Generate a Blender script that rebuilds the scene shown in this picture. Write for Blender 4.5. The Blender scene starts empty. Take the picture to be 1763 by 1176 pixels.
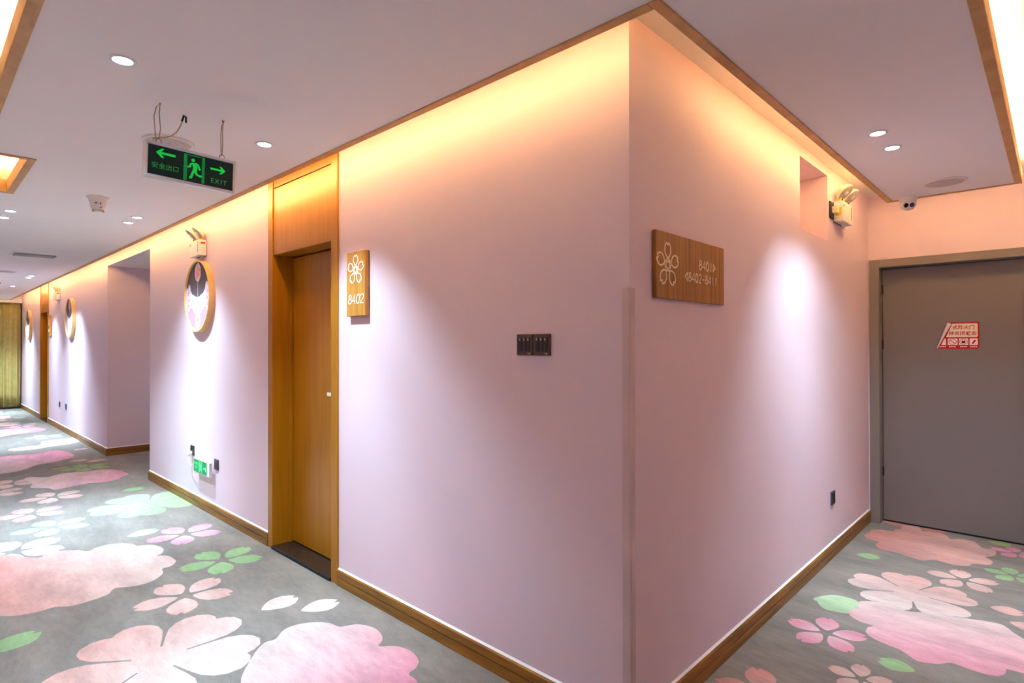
import bpy, bmesh, math, random
from mathutils import Vector, Matrix
from mathutils.geometry import delaunay_2d_cdt

scene = bpy.context.scene
COL = scene.collection
random.seed(7)
PI = math.pi
R = math.radians

# ------------------------------------------------------------------ camera
CAM = Vector((1.082, -1.736, 1.400))
yaw, pitch, roll, FPX = R(43.551), R(0.336), R(-0.101), 985.9
fwd_h = Vector((-math.sin(yaw), math.cos(yaw), 0))
rt = Vector((math.cos(yaw), math.sin(yaw), 0))
fw = fwd_h * math.cos(pitch) + Vector((0, 0, math.sin(pitch)))
up = rt.cross(fw)
rt2 = rt * math.cos(roll) + up * math.sin(roll)
up2 = -rt * math.sin(roll) + up * math.cos(roll)
cd = bpy.data.cameras.new('camera')
cd.sensor_width = 36.0
cd.lens = FPX * 36.0 / 1763.0
cd.clip_start = 0.05
cam = bpy.data.objects.new('camera', cd)
M3 = Matrix((rt2, up2, -fw)).transposed()
cam.matrix_world = Matrix.Translation(CAM) @ M3.to_4x4()
COL.objects.link(cam)
scene.camera = cam

# ------------------------------------------------------------------ world, exposure
w = bpy.data.worlds.new('world')
w.use_nodes = True
w.node_tree.nodes['Background'].inputs[0].default_value = (1, 1, 1, 1)
w.node_tree.nodes['Background'].inputs[1].default_value = 0.0
scene.world = w
scene.view_settings.view_transform = 'Standard'
scene.view_settings.look = 'None'
scene.view_settings.gamma = 1.0
scene.view_settings.use_curve_mapping = False
scene.view_settings.exposure = 1.0
scene.cycles.diffuse_bounces = 6
scene.cycles.max_bounces = 8

# key measures (metres)
HC = 2.391      # underside of the dropped ceiling
HT = 2.566      # upper ceiling inside the coves
GAP = 0.265     # slot between wall and dropped ceiling
YEND = 3.50     # end wall of the short corridor
XFAR = -15.95   # far end of the long corridor
XOPP, YOPP = 2.65, -3.30

WARM = (1.0, 0.66, 0.30)
COOL = (0.58, 0.82, 1.0)
P_COVE = 12.0     # W per metre of strip
P_TRAY = 3.0
P_SPOT = 100.0


def area_strip(name, p0, p1, aim, watts_per_m, width=0.02):
    p0, p1 = Vector(p0), Vector(p1)
    L = (p1 - p0).length
    d = bpy.data.lights.new(name, 'AREA')
    d.shape = 'RECTANGLE'
    d.size = L
    d.size_y = width
    d.energy = watts_per_m * L
    d.color = WARM
    o = bpy.data.objects.new(name, d)
    z = -Vector(aim).normalized()
    x = (p1 - p0).normalized()
    y = z.cross(x).normalized()
    x = y.cross(z)
    o.matrix_world = Matrix.Translation((p0 + p1) / 2) @ Matrix((x, y, z)).transposed().to_4x4()
    COL.objects.link(o)
    return o


ZL = HC + 0.034
area_strip('cove_strip_light', (-15.2, -0.315, ZL), (-8.0, -0.315, ZL), (0, 0, 1), P_COVE)
area_strip('cove_strip_light', (-8.0, -0.315, ZL), (0.20, -0.315, ZL), (0, 0, 1), P_COVE)
area_strip('cove_strip_light', (0.315, 0.62, ZL), (0.315, 2.90, ZL), (0, 0, 1), P_COVE * 0.68)
area_strip('cove_strip_light', (0.30, 2.89, ZL), (2.6, 2.89, ZL), (0, 0, 1), P_COVE * 0.36)
# tray over the long corridor, square tray further on, tray over the short corridor
area_strip('tray_strip_light', (-2.40, -1.425, ZL), (0.25, -1.425, ZL), (0, -0.55, 1), P_TRAY)
area_strip('tray_strip_light', (-2.40, -2.45, ZL), (0.25, -2.45, ZL), (0, 0.55, 1), P_TRAY)
area_strip('tray_strip_light', (-3.78, -1.225, ZL), (-2.89, -1.225, ZL), (0, -0.55, 1), P_TRAY)
area_strip('tray_strip_light', (-3.78, -2.32, ZL), (-2.89, -2.32, ZL), (0, 0.55, 1), P_TRAY)
area_strip('tray_strip_light', (-3.88, -2.2, ZL), (-3.88, -1.34, ZL), (0.55, 0, 1), P_TRAY)
area_strip('tray_strip_light', (-2.79, -2.2, ZL), (-2.79, -1.34, ZL), (-0.55, 0, 1), P_TRAY)
area_strip('tray_strip_light', (0.852, -0.15, ZL), (0.852, 2.88, ZL), (0.55, 0, 1), P_TRAY)
area_strip('tray_strip_light', (1.80, -0.15, ZL), (1.80, 2.88, ZL), (-0.55, 0, 1), P_TRAY)


# ------------------------------------------------------------------ colours and materials
def lin(c):
    return tuple(((v / 255.0) / 12.92 if v / 255.0 <= 0.04045 else ((v / 255.0 + 0.055) / 1.055) ** 2.4) for v in c)


def node_mat(name):
    m = bpy.data.materials.new(name)
    m.use_nodes = True
    nt = m.node_tree
    return m, nt, nt.nodes['Principled BSDF']


def mat(name, rgb, rough=0.5, metal=0.0, var=0.06, scale=8.0, bump=0.0, spec=0.5, emit=0.0, emit_rgb=None):
    m, nt, b = node_mat(name)
    c = lin(rgb)
    b.inputs['Roughness'].default_value = rough
    b.inputs['Metallic'].default_value = metal
    b.inputs['Specular IOR Level'].default_value = spec
    tc = nt.nodes.new('ShaderNodeTexCoord')
    nz = nt.nodes.new('ShaderNodeTexNoise')
    nz.inputs['Scale'].default_value = scale
    nz.inputs['Detail'].default_value = 4
    nt.links.new(tc.outputs['Object'], nz.inputs['Vector'])
    rp = nt.nodes.new('ShaderNodeValToRGB')
    rp.color_ramp.elements[0].position = 0.3
    rp.color_ramp.elements[1].position = 0.7
    rp.color_ramp.elements[0].color = (*[v * (1 - var) for v in c], 1)
    rp.color_ramp.elements[1].color = (*[min(1, v * (1 + var)) for v in c], 1)
    nt.links.new(nz.outputs['Fac'], rp.inputs['Fac'])
    nt.links.new(rp.outputs['Color'], b.inputs['Base Color'])
    if bump:
        bp = nt.nodes.new('ShaderNodeBump')
        bp.inputs['Strength'].default_value = bump
        bp.inputs['Distance'].default_value = 0.002
        n2 = nt.nodes.new('ShaderNodeTexNoise')
        n2.inputs['Scale'].default_value = scale * 30
        nt.links.new(tc.outputs['Object'], n2.inputs['Vector'])
        nt.links.new(n2.outputs['Fac'], bp.inputs['Height'])
        nt.links.new(bp.outputs['Normal'], b.inputs['Normal'])
    if emit:
        b.inputs['Emission Color'].default_value = (*lin(emit_rgb or rgb), 1)
        b.inputs['Emission Strength'].default_value = emit
    return m


def wood(name, dark, light, stretch, rough=0.35, spec=0.4):
    m, nt, b = node_mat(name)
    tc = nt.nodes.new('ShaderNodeTexCoord')
    mp = nt.nodes.new('ShaderNodeMapping')
    mp.inputs['Scale'].default_value = stretch
    nz = nt.nodes.new('ShaderNodeTexNoise')
    nz.inputs['Scale'].default_value = 1.0
    nz.inputs['Detail'].default_value = 5
    nz.inputs['Roughness'].default_value = 0.6
    nz.inputs['Distortion'].default_value = 0.4
    rp = nt.nodes.new('ShaderNodeValToRGB')
    rp.color_ramp.elements[0].position = 0.32
    rp.color_ramp.elements[1].position = 0.68
    rp.color_ramp.elements[0].color = (*lin(dark), 1)
    rp.color_ramp.elements[1].color = (*lin(light), 1)
    nt.links.new(tc.outputs['Object'], mp.inputs['Vector'])
    nt.links.new(mp.outputs['Vector'], nz.inputs['Vector'])
    nt.links.new(nz.outputs['Fac'], rp.inputs['Fac'])
    nt.links.new(rp.outputs['Color'], b.inputs['Base Color'])
    b.inputs['Roughness'].default_value = rough
    b.inputs['Specular IOR Level'].default_value = spec
    return m


def print_mat(name, rough=0.6, emit=0.0, spec=0.3):
    m, nt, b = node_mat(name)
    at = nt.nodes.new('ShaderNodeAttribute')
    at.attribute_name = 'ink'
    nt.links.new(at.outputs['Color'], b.inputs['Base Color'])
    b.inputs['Roughness'].default_value = rough
    b.inputs['Specular IOR Level'].default_value = spec
    if emit:
        nt.links.new(at.outputs['Color'], b.inputs['Emission Color'])
        b.inputs['Emission Strength'].default_value = emit
    return m


def carpet_mat():
    m, nt, b = node_mat('carpet')
    at = nt.nodes.new('ShaderNodeAttribute')
    at.attribute_name = 'ink'
    tc = nt.nodes.new('ShaderNodeTexCoord')

    def noise(scale, detail, stretch=(1, 1, 1)):
        mp = nt.nodes.new('ShaderNodeMapping')
        mp.inputs['Scale'].default_value = stretch
        mp.inputs['Rotation'].default_value = (0, 0, 0.5)
        nt.links.new(tc.outputs['Object'], mp.inputs['Vector'])
        n = nt.nodes.new('ShaderNodeTexNoise')
        n.inputs['Scale'].default_value = scale
        n.inputs['Detail'].default_value = detail
        n.inputs['Roughness'].default_value = 0.65
        nt.links.new(mp.outputs['Vector'], n.inputs['Vector'])
        return n.outputs['Fac']

    def rng(sock, lo, hi, fmin=0.3, fmax=0.7):
        r = nt.nodes.new('ShaderNodeMapRange')
        r.inputs['From Min'].default_value = fmin
        r.inputs['From Max'].default_value = fmax
        r.inputs['To Min'].default_value = lo
        r.inputs['To Max'].default_value = hi
        nt.links.new(sock, r.inputs['Value'])
        return r.outputs['Result']

    def mul(a, c):
        n = nt.nodes.new('ShaderNodeMath')
        n.operation = 'MULTIPLY'
        nt.links.new(a, n.inputs[0])
        nt.links.new(c, n.inputs[1])
        return n.outputs[0]
    v = mul(mul(rng(noise(2.0, 7, (1.0, 2.6, 1)), 0.74, 1.24), rng(noise(14, 5, (1, 3, 1)), 0.90, 1.10)),
            rng(noise(260, 2), 0.80, 1.20))
    mx = nt.nodes.new('ShaderNodeVectorMath')
    mx.operation = 'SCALE'
    nt.links.new(at.outputs['Color'], mx.inputs[0])
    nt.links.new(v, mx.inputs['Scale'])
    nt.links.new(mx.outputs[0], b.inputs['Base Color'])
    b.inputs['Roughness'].default_value = 0.95
    b.inputs['Specular IOR Level'].default_value = 0.1
    b.inputs['Sheen Weight'].default_value = 0.15
    bp = nt.nodes.new('ShaderNodeBump')
    bp.inputs['Strength'].default_value = 0.5
    bp.inputs['Distance'].default_value = 0.003
    nt.links.new(noise(420, 2), bp.inputs['Height'])
    nt.links.new(bp.outputs['Normal'], b.inputs['Normal'])
    return m


M = {}
M['wall'] = mat('pink_wall_paint', (226, 204, 215), 0.55, var=0.015, scale=1.2, bump=0.05, spec=0.3)
M['ceiling'] = mat('white_ceiling_paint', (246, 241, 239), 0.8, var=0.015, scale=1.0, spec=0.2)
M['cove'] = mat('cove_paint', (240, 236, 225), 0.8, var=0.01, spec=0.2)
M['trimwood'] = wood('trim_wood', (192, 144, 88), (216, 170, 112), (9, 9, 9), 0.5)
M['doorwood'] = wood('honey_door_wood', (158, 100, 8), (174, 114, 15), (22, 22, 1.1), 0.32)
M['basewood'] = wood('baseboard_wood', (112, 72, 14), (162, 108, 34), (3, 3, 40), 0.4)
M['signwood'] = wood('sign_wood', (126, 78, 26), (172, 116, 46), (46, 46, 1.6), 0.45)
M['signwood_lit'] = wood('lit_sign_wood', (160, 106, 38), (204, 146, 66), (46, 46, 1.6), 0.45)  # same sign wood, the downlight's brightness painted into the colour
M['framewood'] = wood('frame_wood', (222, 176, 110), (240, 198, 134), (10, 10, 10), 0.5)
M['white'] = mat('white_plastic', (236, 232, 226), 0.4, var=0.01)
M['offwhite'] = mat('ivory_plastic', (232, 222, 196), 0.4, var=0.02)
M['caulk'] = mat('white_caulk', (240, 236, 236), 0.6, var=0.02)
M['dark'] = mat('dark_brown_plastic', (40, 32, 34), 0.3, var=0.1)
M['brown'] = mat('bronze_plastic', (88, 68, 56), 0.35, metal=0.4, var=0.1)
M['black'] = mat('black_rubber', (16, 15, 16), 0.6)
M['grey'] = mat('charcoal_plastic', (70, 68, 76), 0.35, var=0.05)
M['alu'] = mat('brushed_aluminium', (214, 216, 220), 0.35, metal=0.35, var=0.04, scale=30)
M['wire'] = mat('twisted_wire', (178, 150, 100), 0.4, metal=0.6)
M['steel'] = mat('steel_ring', (140, 128, 112), 0.35, metal=0.9)
M['cable'] = mat('cream_cable', (214, 184, 138), 0.5)
M['tape'] = mat('green_tape', (14, 66, 48), 0.5)
M['firedoor'] = mat('grey_door_paint', (122, 116, 114), 0.42, var=0.02, scale=2)
M['fireframe'] = mat('grey_frame_paint', (130, 122, 116), 0.42, var=0.02, scale=3)
M['granite'] = mat('black_granite', (46, 34, 32), 0.18, var=0.6, scale=60)
M['lens'] = mat('grey_lamp_lens', (150, 146, 150), 0.3, var=0.08, scale=80)
M['yellow'] = mat('yellow_bracket', (214, 170, 60), 0.4)
M['red'] = mat('red_print', (205, 60, 36), 0.5)
M['yellowlabel'] = mat('yellow_label', (232, 196, 30), 0.5)
M['stripe'] = mat('taupe_stripe', (168, 160, 146), 0.5)
M['grille'] = mat('speaker_grille', (206, 192, 188), 0.6, var=0.12, scale=140)
M['inlay'] = mat('pale_inlay', (236, 240, 232), 0.4, var=0.03)
M['inlay2'] = mat('carved_tan_inlay', (236, 212, 172), 0.4, var=0.12, scale=40)
M['guard'] = mat('clear_pink_guard', (206, 182, 184), 0.25, var=0.08, scale=5)
M['curtain'] = mat('olive_gold_curtain', (200, 186, 120), 0.85, var=0.10, scale=12, bump=0.1, spec=0.15)
M['ledglow'] = mat('downlight_lens', (255, 255, 255), 0.3, var=0.0, emit=14.0, emit_rgb=(236, 246, 255))
M['strip'] = mat('led_strip_diffuser', (255, 235, 190), 0.5, var=0.0, emit=1.0, emit_rgb=(255, 206, 128))
M['print'] = print_mat('printed_ink')
M['glowprint'] = print_mat('backlit_print', 0.25, emit=0.28)
M['glowprint2'] = print_mat('bright_backlit_print', 0.25, emit=0.6)
M['greentext'] = mat('green_lit_letters', (20, 150, 60), 0.3, var=0.0, emit=0.14, emit_rgb=(20, 170, 66))
M['greentext2'] = mat('bright_green_lit_letters', (60, 240, 130), 0.3, var=0.0, emit=0.5, emit_rgb=(40, 235, 120))
M['redtext'] = mat('red_letters', (184, 16, 14), 0.5, var=0.03)
M['whitetext'] = mat('white_letters', (246, 232, 230), 0.5, var=0.02)
M['carpet'] = carpet_mat()
M['lensblack'] = mat('black_lens', (20, 24, 40), 0.1, var=0.05)


# ------------------------------------------------------------------ mesh helpers
def obj(name, bm, m, parent=None, loc=None, smooth=False):
    me = bpy.data.meshes.new(name)
    bmesh.ops.recalc_face_normals(bm, faces=bm.faces)
    bm.to_mesh(me)
    bm.free()
    if m is not None:
        me.materials.append(M[m] if isinstance(m, str) else m)
    if smooth:
        for p in me.polygons:
            p.use_smooth = True
    o = bpy.data.objects.new(name, me)
    COL.objects.link(o)
    if parent:
        o.parent = parent
    if loc is not None:
        o.location = loc
    return o


def add_box(bm, x0, x1, y0, y1, z0, z1, bevel=0.0, seg=1):
    vs = [bm.verts.new(p) for p in ((x0, y0, z0), (x1, y0, z0), (x1, y1, z0), (x0, y1, z0), (x0, y0, z1), (x1, y0, z1), (x1, y1, z1), (x0, y1, z1))]
    fs = [bm.faces.new([vs[i] for i in f]) for f in ((0, 3, 2, 1), (4, 5, 6, 7), (0, 1, 5, 4), (1, 2, 6, 5), (2, 3, 7, 6), (3, 0, 4, 7))]
    if bevel:
        es = list({e for f in fs for e in f.edges})
        bmesh.ops.bevel(bm, geom=es, offset=bevel, segments=seg, profile=0.7, affect='EDGES')


def box(name, x0, x1, y0, y1, z0, z1, m, parent=None, bevel=0.0, seg=1):
    bm = bmesh.new()
    add_box(bm, x0, x1, y0, y1, z0, z1, bevel, seg)
    return obj(name, bm, m, parent)


def frame_from(axis):
    a = Vector(axis).normalized()
    t = Vector((0, 0, 1)) if abs(a.z) < 0.9 else Vector((1, 0, 0))
    u = a.cross(t).normalized()
    v = a.cross(u)
    return u, v, a


def add_lathe(bm, profile, center=(0, 0, 0), axis=(0, 0, 1), seg=32, sx=1.0, sy=1.0, uv=None):
    u, v, a = uv if uv else frame_from(axis)
    c = Vector(center)
    rings = []
    for r, h in profile:
        if r < 1e-6:
            rings.append([bm.verts.new(c + a * h)])
        else:
            rings.append([bm.verts.new(c + a * h + u * (r * sx * math.cos(2 * PI * k / seg)) + v * (r * sy * math.sin(2 * PI * k / seg))) for k in range(seg)])
    for A_, B_ in zip(rings, rings[1:]):
        for k in range(seg):
            k2 = (k + 1) % seg
            if len(A_) == 1 and len(B_) == 1:
                continue
            if len(A_) == 1:
                bm.faces.new((A_[0], B_[k], B_[k2]))
            elif len(B_) == 1:
                bm.faces.new((A_[k], A_[k2], B_[0]))
            else:
                bm.faces.new((A_[k], A_[k2], B_[k2], B_[k]))


def lathe(name, profile, m, parent=None, center=(0, 0, 0), axis=(0, 0, 1), seg=32, smooth=True, sx=1.0, sy=1.0, uv=None):
    bm = bmesh.new()
    add_lathe(bm, profile, center, axis, seg, sx, sy, uv)
    o = obj(name, bm, m, parent, smooth=smooth)
    if smooth:
        try:
            o.data.set_sharp_from_angle(angle=R(40))
        except Exception:
            pass
    return o


def add_tube(bm, pts, r, seg=8, closed=False):
    pts = [Vector(p) for p in pts]
    n = len(pts)
    rings = []
    prev = None
    for i, p in enumerate(pts):
        if closed:
            t = (pts[(i + 1) % n] - pts[i - 1]).normalized()
        else:
            t = (pts[min(i + 1, n - 1)] - pts[max(i - 1, 0)]).normalized()
        if prev is None:
            u, v, _ = frame_from(t)
        else:
            u = (prev - t * prev.dot(t))
            if u.length < 1e-6:
                u, v, _ = frame_from(t)
            u.normalize()
            v = t.cross(u)
        prev = u
        rings.append([bm.verts.new(p + (u * math.cos(2 * PI * k / seg) + v * math.sin(2 * PI * k / seg)) * r) for k in range(seg)])
    rng = range(n if closed else n - 1)
    for i in rng:
        A_, B_ = rings[i], rings[(i + 1) % n]
        for k in range(seg):
            k2 = (k + 1) % seg
            bm.faces.new((A_[k], A_[k2], B_[k2], B_[k]))
    if not closed:
        bm.faces.new(rings[0][::-1])
        bm.faces.new(rings[-1])


def tube(name, pts, r, m, parent=None, seg=8, closed=False):
    bm = bmesh.new()
    add_tube(bm, pts, r, seg, closed)
    return obj(name, bm, m, parent, smooth=True)


def add_prism(bm, poly, y0, y1):
    """poly in local x,z; extruded along y."""
    a = [bm.verts.new((p[0], y0, p[1])) for p in poly]
    b = [bm.verts.new((p[0], y1, p[1])) for p in poly]
    n = len(poly)
    bm.faces.new(a)
    bm.faces.new(b[::-1])
    for i in range(n):
        j = (i + 1) % n
        bm.faces.new((a[i], b[i], b[j], a[j]))


def add_stroke(bm, pts, width, y0, y1, closed=False):
    """flat ribbon in local x,z with round-ish mitred joints, from y0 to y1 (extruded)."""
    P = [Vector((p[0], p[1])) for p in pts]
    n = len(P)
    L_, R_ = [], []
    for i in range(n):
        if closed:
            d0 = (P[i] - P[i - 1]).normalized()
            d1 = (P[(i + 1) % n] - P[i]).normalized()
        else:
            d0 = (P[i] - P[i - 1]).normalized() if i else (P[1] - P[0]).normalized()
            d1 = (P[i + 1] - P[i]).normalized() if i < n - 1 else d0
        n0 = Vector((-d0.y, d0.x))
        n1 = Vector((-d1.y, d1.x))
        mm = n0 + n1
        if mm.length < 0.3:
            mm = n0
        mm.normalize()
        k = min(1.8, 1.0 / max(0.35, mm.dot(n0)))
        L_.append(P[i] + mm * (width / 2 * k))
        R_.append(P[i] - mm * (width / 2 * k))
    rows = [[bm.verts.new((q.x, yy, q.y)) for q in S_] for S_, yy in ((L_, y0), (R_, y0), (L_, y1), (R_, y1))]
    for i in range(n if closed else n - 1):
        j = (i + 1) % n
        bm.faces.new((rows[0][i], rows[0][j], rows[1][j], rows[1][i]))
        bm.faces.new((rows[0][i], rows[2][i], rows[2][j], rows[0][j]))
        bm.faces.new((rows[1][i], rows[1][j], rows[3][j], rows[3][i]))
    if not closed:
        for i in (0, n - 1):
            bm.faces.new((rows[0][i], rows[1][i], rows[3][i], rows[2][i]))


def tag(o, label=None, cat=None, group=None, kind=None):
    if label:
        o['label'] = label
    if cat:
        o['category'] = cat
    if group:
        o['group'] = group
    if kind:
        o['kind'] = kind
    return o


def thing(name, label, cat, loc=(0, 0, 0), rz=0.0, group=None):
    o = bpy.data.objects.new(name, None)
    o.empty_display_size = 0.05
    COL.objects.link(o)
    o.location = loc
    o.rotation_euler = (0, 0, rz)
    return tag(o, label, cat, group)


def struct(o):
    o['kind'] = 'structure'
    return o


def copy_tree(o, parent=None):
    c = o.copy()
    COL.objects.link(c)
    c.parent = parent
    for ch in list(o.children):
        copy_tree(ch, c)
    return c


def area2(poly):
    return sum(poly[i][0] * poly[(i + 1) % len(poly)][1] - poly[(i + 1) % len(poly)][0] * poly[i][1] for i in range(len(poly)))


def ccw(poly):
    return poly if area2(poly) > 0 else poly[::-1]


def print_mesh(name, base, layers, m, parent=None, to3=lambda u, v: (u, 0, v), base_col=(1, 1, 1), flip=False):
    """one flat mesh cut along every outline of the print; colour 'ink' per corner.
    layers: (polygon, colour) or (polygon, (colour0, colour1, point0, point1)) painted in order."""
    verts, faces = [], []
    for poly in [base] + [l[0] for l in layers]:
        poly = ccw([tuple(p) for p in poly])
        k = len(verts)
        verts += [Vector(p) for p in poly]
        faces.append(list(range(k, k + len(poly))))
    V, E_, F_, ov, oe, of = delaunay_2d_cdt(verts, [], faces, 1, 1e-5)
    cols = [base_col] + [l[1] for l in layers]

    def colour(k, p):
        c = cols[k]
        if len(c) == 4 and isinstance(c[0], tuple):
            c0, c1, a, b = c
            d = (b[0] - a[0], b[1] - a[1])
            t = ((p[0] - a[0]) * d[0] + (p[1] - a[1]) * d[1]) / (d[0] ** 2 + d[1] ** 2)
            t = min(1, max(0, t))
            return tuple(c0[i] * (1 - t) + c1[i] * t for i in range(3))
        return c
    keep = [(f, max(o)) for f, o in zip(F_, of) if 0 in o]
    me = bpy.data.meshes.new(name)
    me.from_pydata([to3(p[0], p[1]) for p in V], [], [(f[::-1] if flip else f) for f, _ in keep])
    at = me.color_attributes.new('ink', 'FLOAT_COLOR', 'CORNER')
    li = 0
    for f, k in keep:
        for vi in (f[::-1] if flip else f):
            c = colour(k, V[vi])
            at.data[li].color = (c[0], c[1], c[2], 1)
            li += 1
    me.materials.append(M[m])
    o = bpy.data.objects.new(name, me)
    COL.objects.link(o)
    o.parent = parent
    return o


def smooth_poly(pts, k=4):
    n = len(pts)
    out = []
    for i in range(n):
        p0, p1, p2, p3 = (Vector(pts[(i + j) % n]) for j in (-1, 0, 1, 2))
        for s in range(k):
            t = s / k
            q = 0.5 * ((2 * p1) + (-p0 + p2) * t + (2 * p0 - 5 * p1 + 4 * p2 - p3) * t * t + (-p0 + 3 * p1 - 3 * p2 + p3) * t ** 3)
            out.append((q.x, q.y))
    return out


PETAL = [(0.15, 0.0), (0.22, 0.09), (0.34, 0.19), (0.48, 0.265), (0.63, 0.30), (0.78, 0.27), (0.91, 0.175), (1.0, 0.07), (0.89, 0.0)]


def petal(c, ang, L, width=1.0, notch=True, start=0.0):
    """notched petal outline that points along ang, its root towards c."""
    pr = PETAL if notch else PETAL[:-2] + [(0.97, 0.07), (1.0, 0.0)]
    pts = [(x, y * width) for x, y in pr] + [(x, -y * width) for x, y in pr[-2:0:-1]]
    ca, sa = math.cos(ang), math.sin(ang)
    return [(c[0] + L * (x * ca - y * sa), c[1] + L * (x * sa + y * ca)) for x, y in pts]


def petal_ab(a, b, width=1.0, notch=True):
    """loose petal lying from a to b."""
    a, b = Vector(a), Vector(b)
    d = b - a
    L = d.length / 0.84
    return petal(a - d.normalized() * (0.16 * L), math.atan2(d.y, d.x), L, width, notch)


def smooth_line(pts, k=5):
    P = [Vector(p) for p in pts]
    out = []
    for i in range(len(P) - 1):
        p0, p1, p2, p3 = P[max(i - 1, 0)], P[i], P[i + 1], P[min(i + 2, len(P) - 1)]
        for s_ in range(k):
            t = s_ / k
            out.append(0.5 * ((2 * p1) + (-p0 + p2) * t + (2 * p0 - 5 * p1 + 4 * p2 - p3) * t * t + (-p0 + 3 * p1 - 3 * p2 + p3) * t ** 3))
    return out + [P[-1]]


def text_mesh(name, body, m, parent, x, z, size, y, center=True, bold=0.0, xs=1.0, space=1.0):
    cu = bpy.data.curves.new(name, 'FONT')
    cu.body = body
    cu.size = size
    cu.space_character = space
    cu.offset = bold
    cu.align_x = 'CENTER' if center else 'LEFT'
    cu.align_y = 'CENTER'
    cu.resolution_u = 3
    tmp = bpy.data.objects.new(name, cu)
    COL.objects.link(tmp)
    bpy.context.view_layer.update()
    me = bpy.data.meshes.new_from_object(tmp.evaluated_get(bpy.context.evaluated_depsgraph_get()))
    bpy.data.objects.remove(tmp)
    for v in me.vertices:
        v.co = (v.co.x * xs + x, y, v.co.y + z)
    me.materials.clear()
    me.materials.append(M[m])
    me.name = name
    o = bpy.data.objects.new(name, me)
    COL.objects.link(o)
    o.parent = parent
    return o


# ------------------------------------------------------------------ walls, ceilings
def wall_cells(name, us, zs, hole, mk, m='wall'):
    """wall of boxes between grid lines, leaving the holes open."""
    bm = bmesh.new()
    for i in range(len(us) - 1):
        for j in range(len(zs) - 1):
            cu, cz = (us[i] + us[i + 1]) / 2, (zs[j] + zs[j + 1]) / 2
            if not hole(cu, cz):
                add_box(bm, *mk(us[i], us[i + 1]), zs[j], zs[j + 1])
    bmesh.ops.remove_doubles(bm, verts=bm.verts, dist=1e-5)
    # drop the faces that two neighbouring cells share
    seen = {}
    for f in list(bm.faces):
        seen.setdefault(tuple(sorted(v.index for v in f.verts)), []).append(f)
    bm.verts.index_update()
    seen = {}
    for f in bm.faces:
        seen.setdefault(tuple(sorted(v.index for v in f.verts)), []).append(f)
    dead = [f for fs in seen.values() if len(fs) > 1 for f in fs]
    bmesh.ops.delete(bm, geom=dead, context='FACES')
    return struct(obj(name, bm, m))


D1 = (-2.910, -1.969)
D2 = (-13.075, -12.134)
OPN = (-7.675, -5.806)
OPZ = 2.419
ZTOP = 2.70

wall_cells('wall_left', [XFAR, D2[0], D2[1], OPN[0], OPN[1], D1[0], D1[1], 0.0], [-0.05, OPZ, HT, ZTOP],
           lambda u, z: (D1[0] < u < D1[1] and z < HT) or (D2[0] < u < D2[1] and z < HT) or (OPN[0] < u < OPN[1] and z < OPZ),
           lambda a, b: (a, b, 0.0, 0.25))
NY, NZ = (1.847, 2.403), (2.077, 2.504)
wall_cells('wall_right', [0.25, NY[0], NY[1], YEND + 0.25], [-0.05, NZ[0], NZ[1], ZTOP],
           lambda u, z: NY[0] < u < NY[1] and NZ[0] < z < NZ[1],
           lambda a, b: (-0.25, 0.0, a, b))
struct(box('wall_niche', -0.30, -0.25, 1.7, 2.55, 1.95, 2.62, 'wall'))
DE = (0.012, 1.085)
DEZ = 2.060
wall_cells('wall_end', [0.0, DE[0], DE[1], XOPP], [-0.05, DEZ, ZTOP],
           lambda u, z: DE[0] < u < DE[1] and z < DEZ, lambda a, b: (a, b, YEND, YEND + 0.25))
struct(box('wall_far', XFAR - 0.2, XFAR, YOPP, 0.25, -0.05, ZTOP, 'wall'))
struct(box('wall_back', XFAR - 0.2, XOPP + 0.2, YOPP - 0.2, YOPP, -0.05, ZTOP, 'wall'))
struct(box('wall_opposite', XOPP, XOPP + 0.2, YOPP, YEND + 0.25, -0.05, ZTOP, 'wall'))
struct(box('wall_passage', OPN[0] - 0.25, OPN[0], 0.25, 2.8, -0.05, ZTOP, 'wall'))
struct(box('wall_passage_near', OPN[1], OPN[1] + 0.25, 0.25, 2.8, -0.05, ZTOP, 'wall'))
struct(box('wall_passage_back', OPN[0], OPN[1], 2.8, 3.0, -0.05, ZTOP, 'wall'))
struct(box('ceiling_passage', OPN[0], OPN[1], 0.25, 2.8, OPZ, ZTOP, 'ceiling'))
struct(box('ceiling_soffit', OPN[0], OPN[1], 0.001, 0.25, OPZ - 0.003, OPZ, 'ceiling'))
# closing boards behind the doors of the rooms
for d in (D1, D2):
    struct(box('wall_behind', d[0] - 0.1, d[1] + 0.1, 0.25, 0.30, -0.05, ZTOP, 'black'))
struct(box('wall_behind', DE[0] - 0.2, DE[1] + 0.2, YEND + 0.25, YEND + 0.30, -0.05, ZTOP, 'black'))

struct(box('ceiling', XFAR - 0.2, XOPP + 0.2, YOPP - 0.2, YEND + 0.25, HT + 0.14, HT + 0.2, 'cove'))
# upper ceiling inside the coves
bm = bmesh.new()
add_box(bm, XFAR, XOPP, YOPP, 0.0, HT, HT + 0.05)
add_box(bm, 0.0, XOPP, 0.0, YEND, HT, HT + 0.05)
struct(obj('ceiling_upper', bm, 'cove'))

# dropped ceiling with its tray openings
T1 = (-2.45, 0.30, -2.40, -1.473)
T2 = (-3.83, -2.837, -2.27, -1.274)
T3 = (0.90, 1.75, -0.20, 2.94)
XP, YP = -15.25, 2.94
xs = sorted({XP, T2[0], T2[1], T1[0], T1[1], GAP, T3[0], T3[1], XOPP})
ys = sorted({YOPP, T1[2], T1[3], T2[2], T2[3], -GAP, T3[2], T3[3]})
bm = bmesh.new()


def inside(u, v):
    a = (XP < u < XOPP and YOPP < v < -GAP) or (GAP < u < XOPP and -GAP <= v < YP)
    return a and not any(t[0] < u < t[1] and t[2] < v < t[3] for t in (T1, T2, T3))


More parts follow.
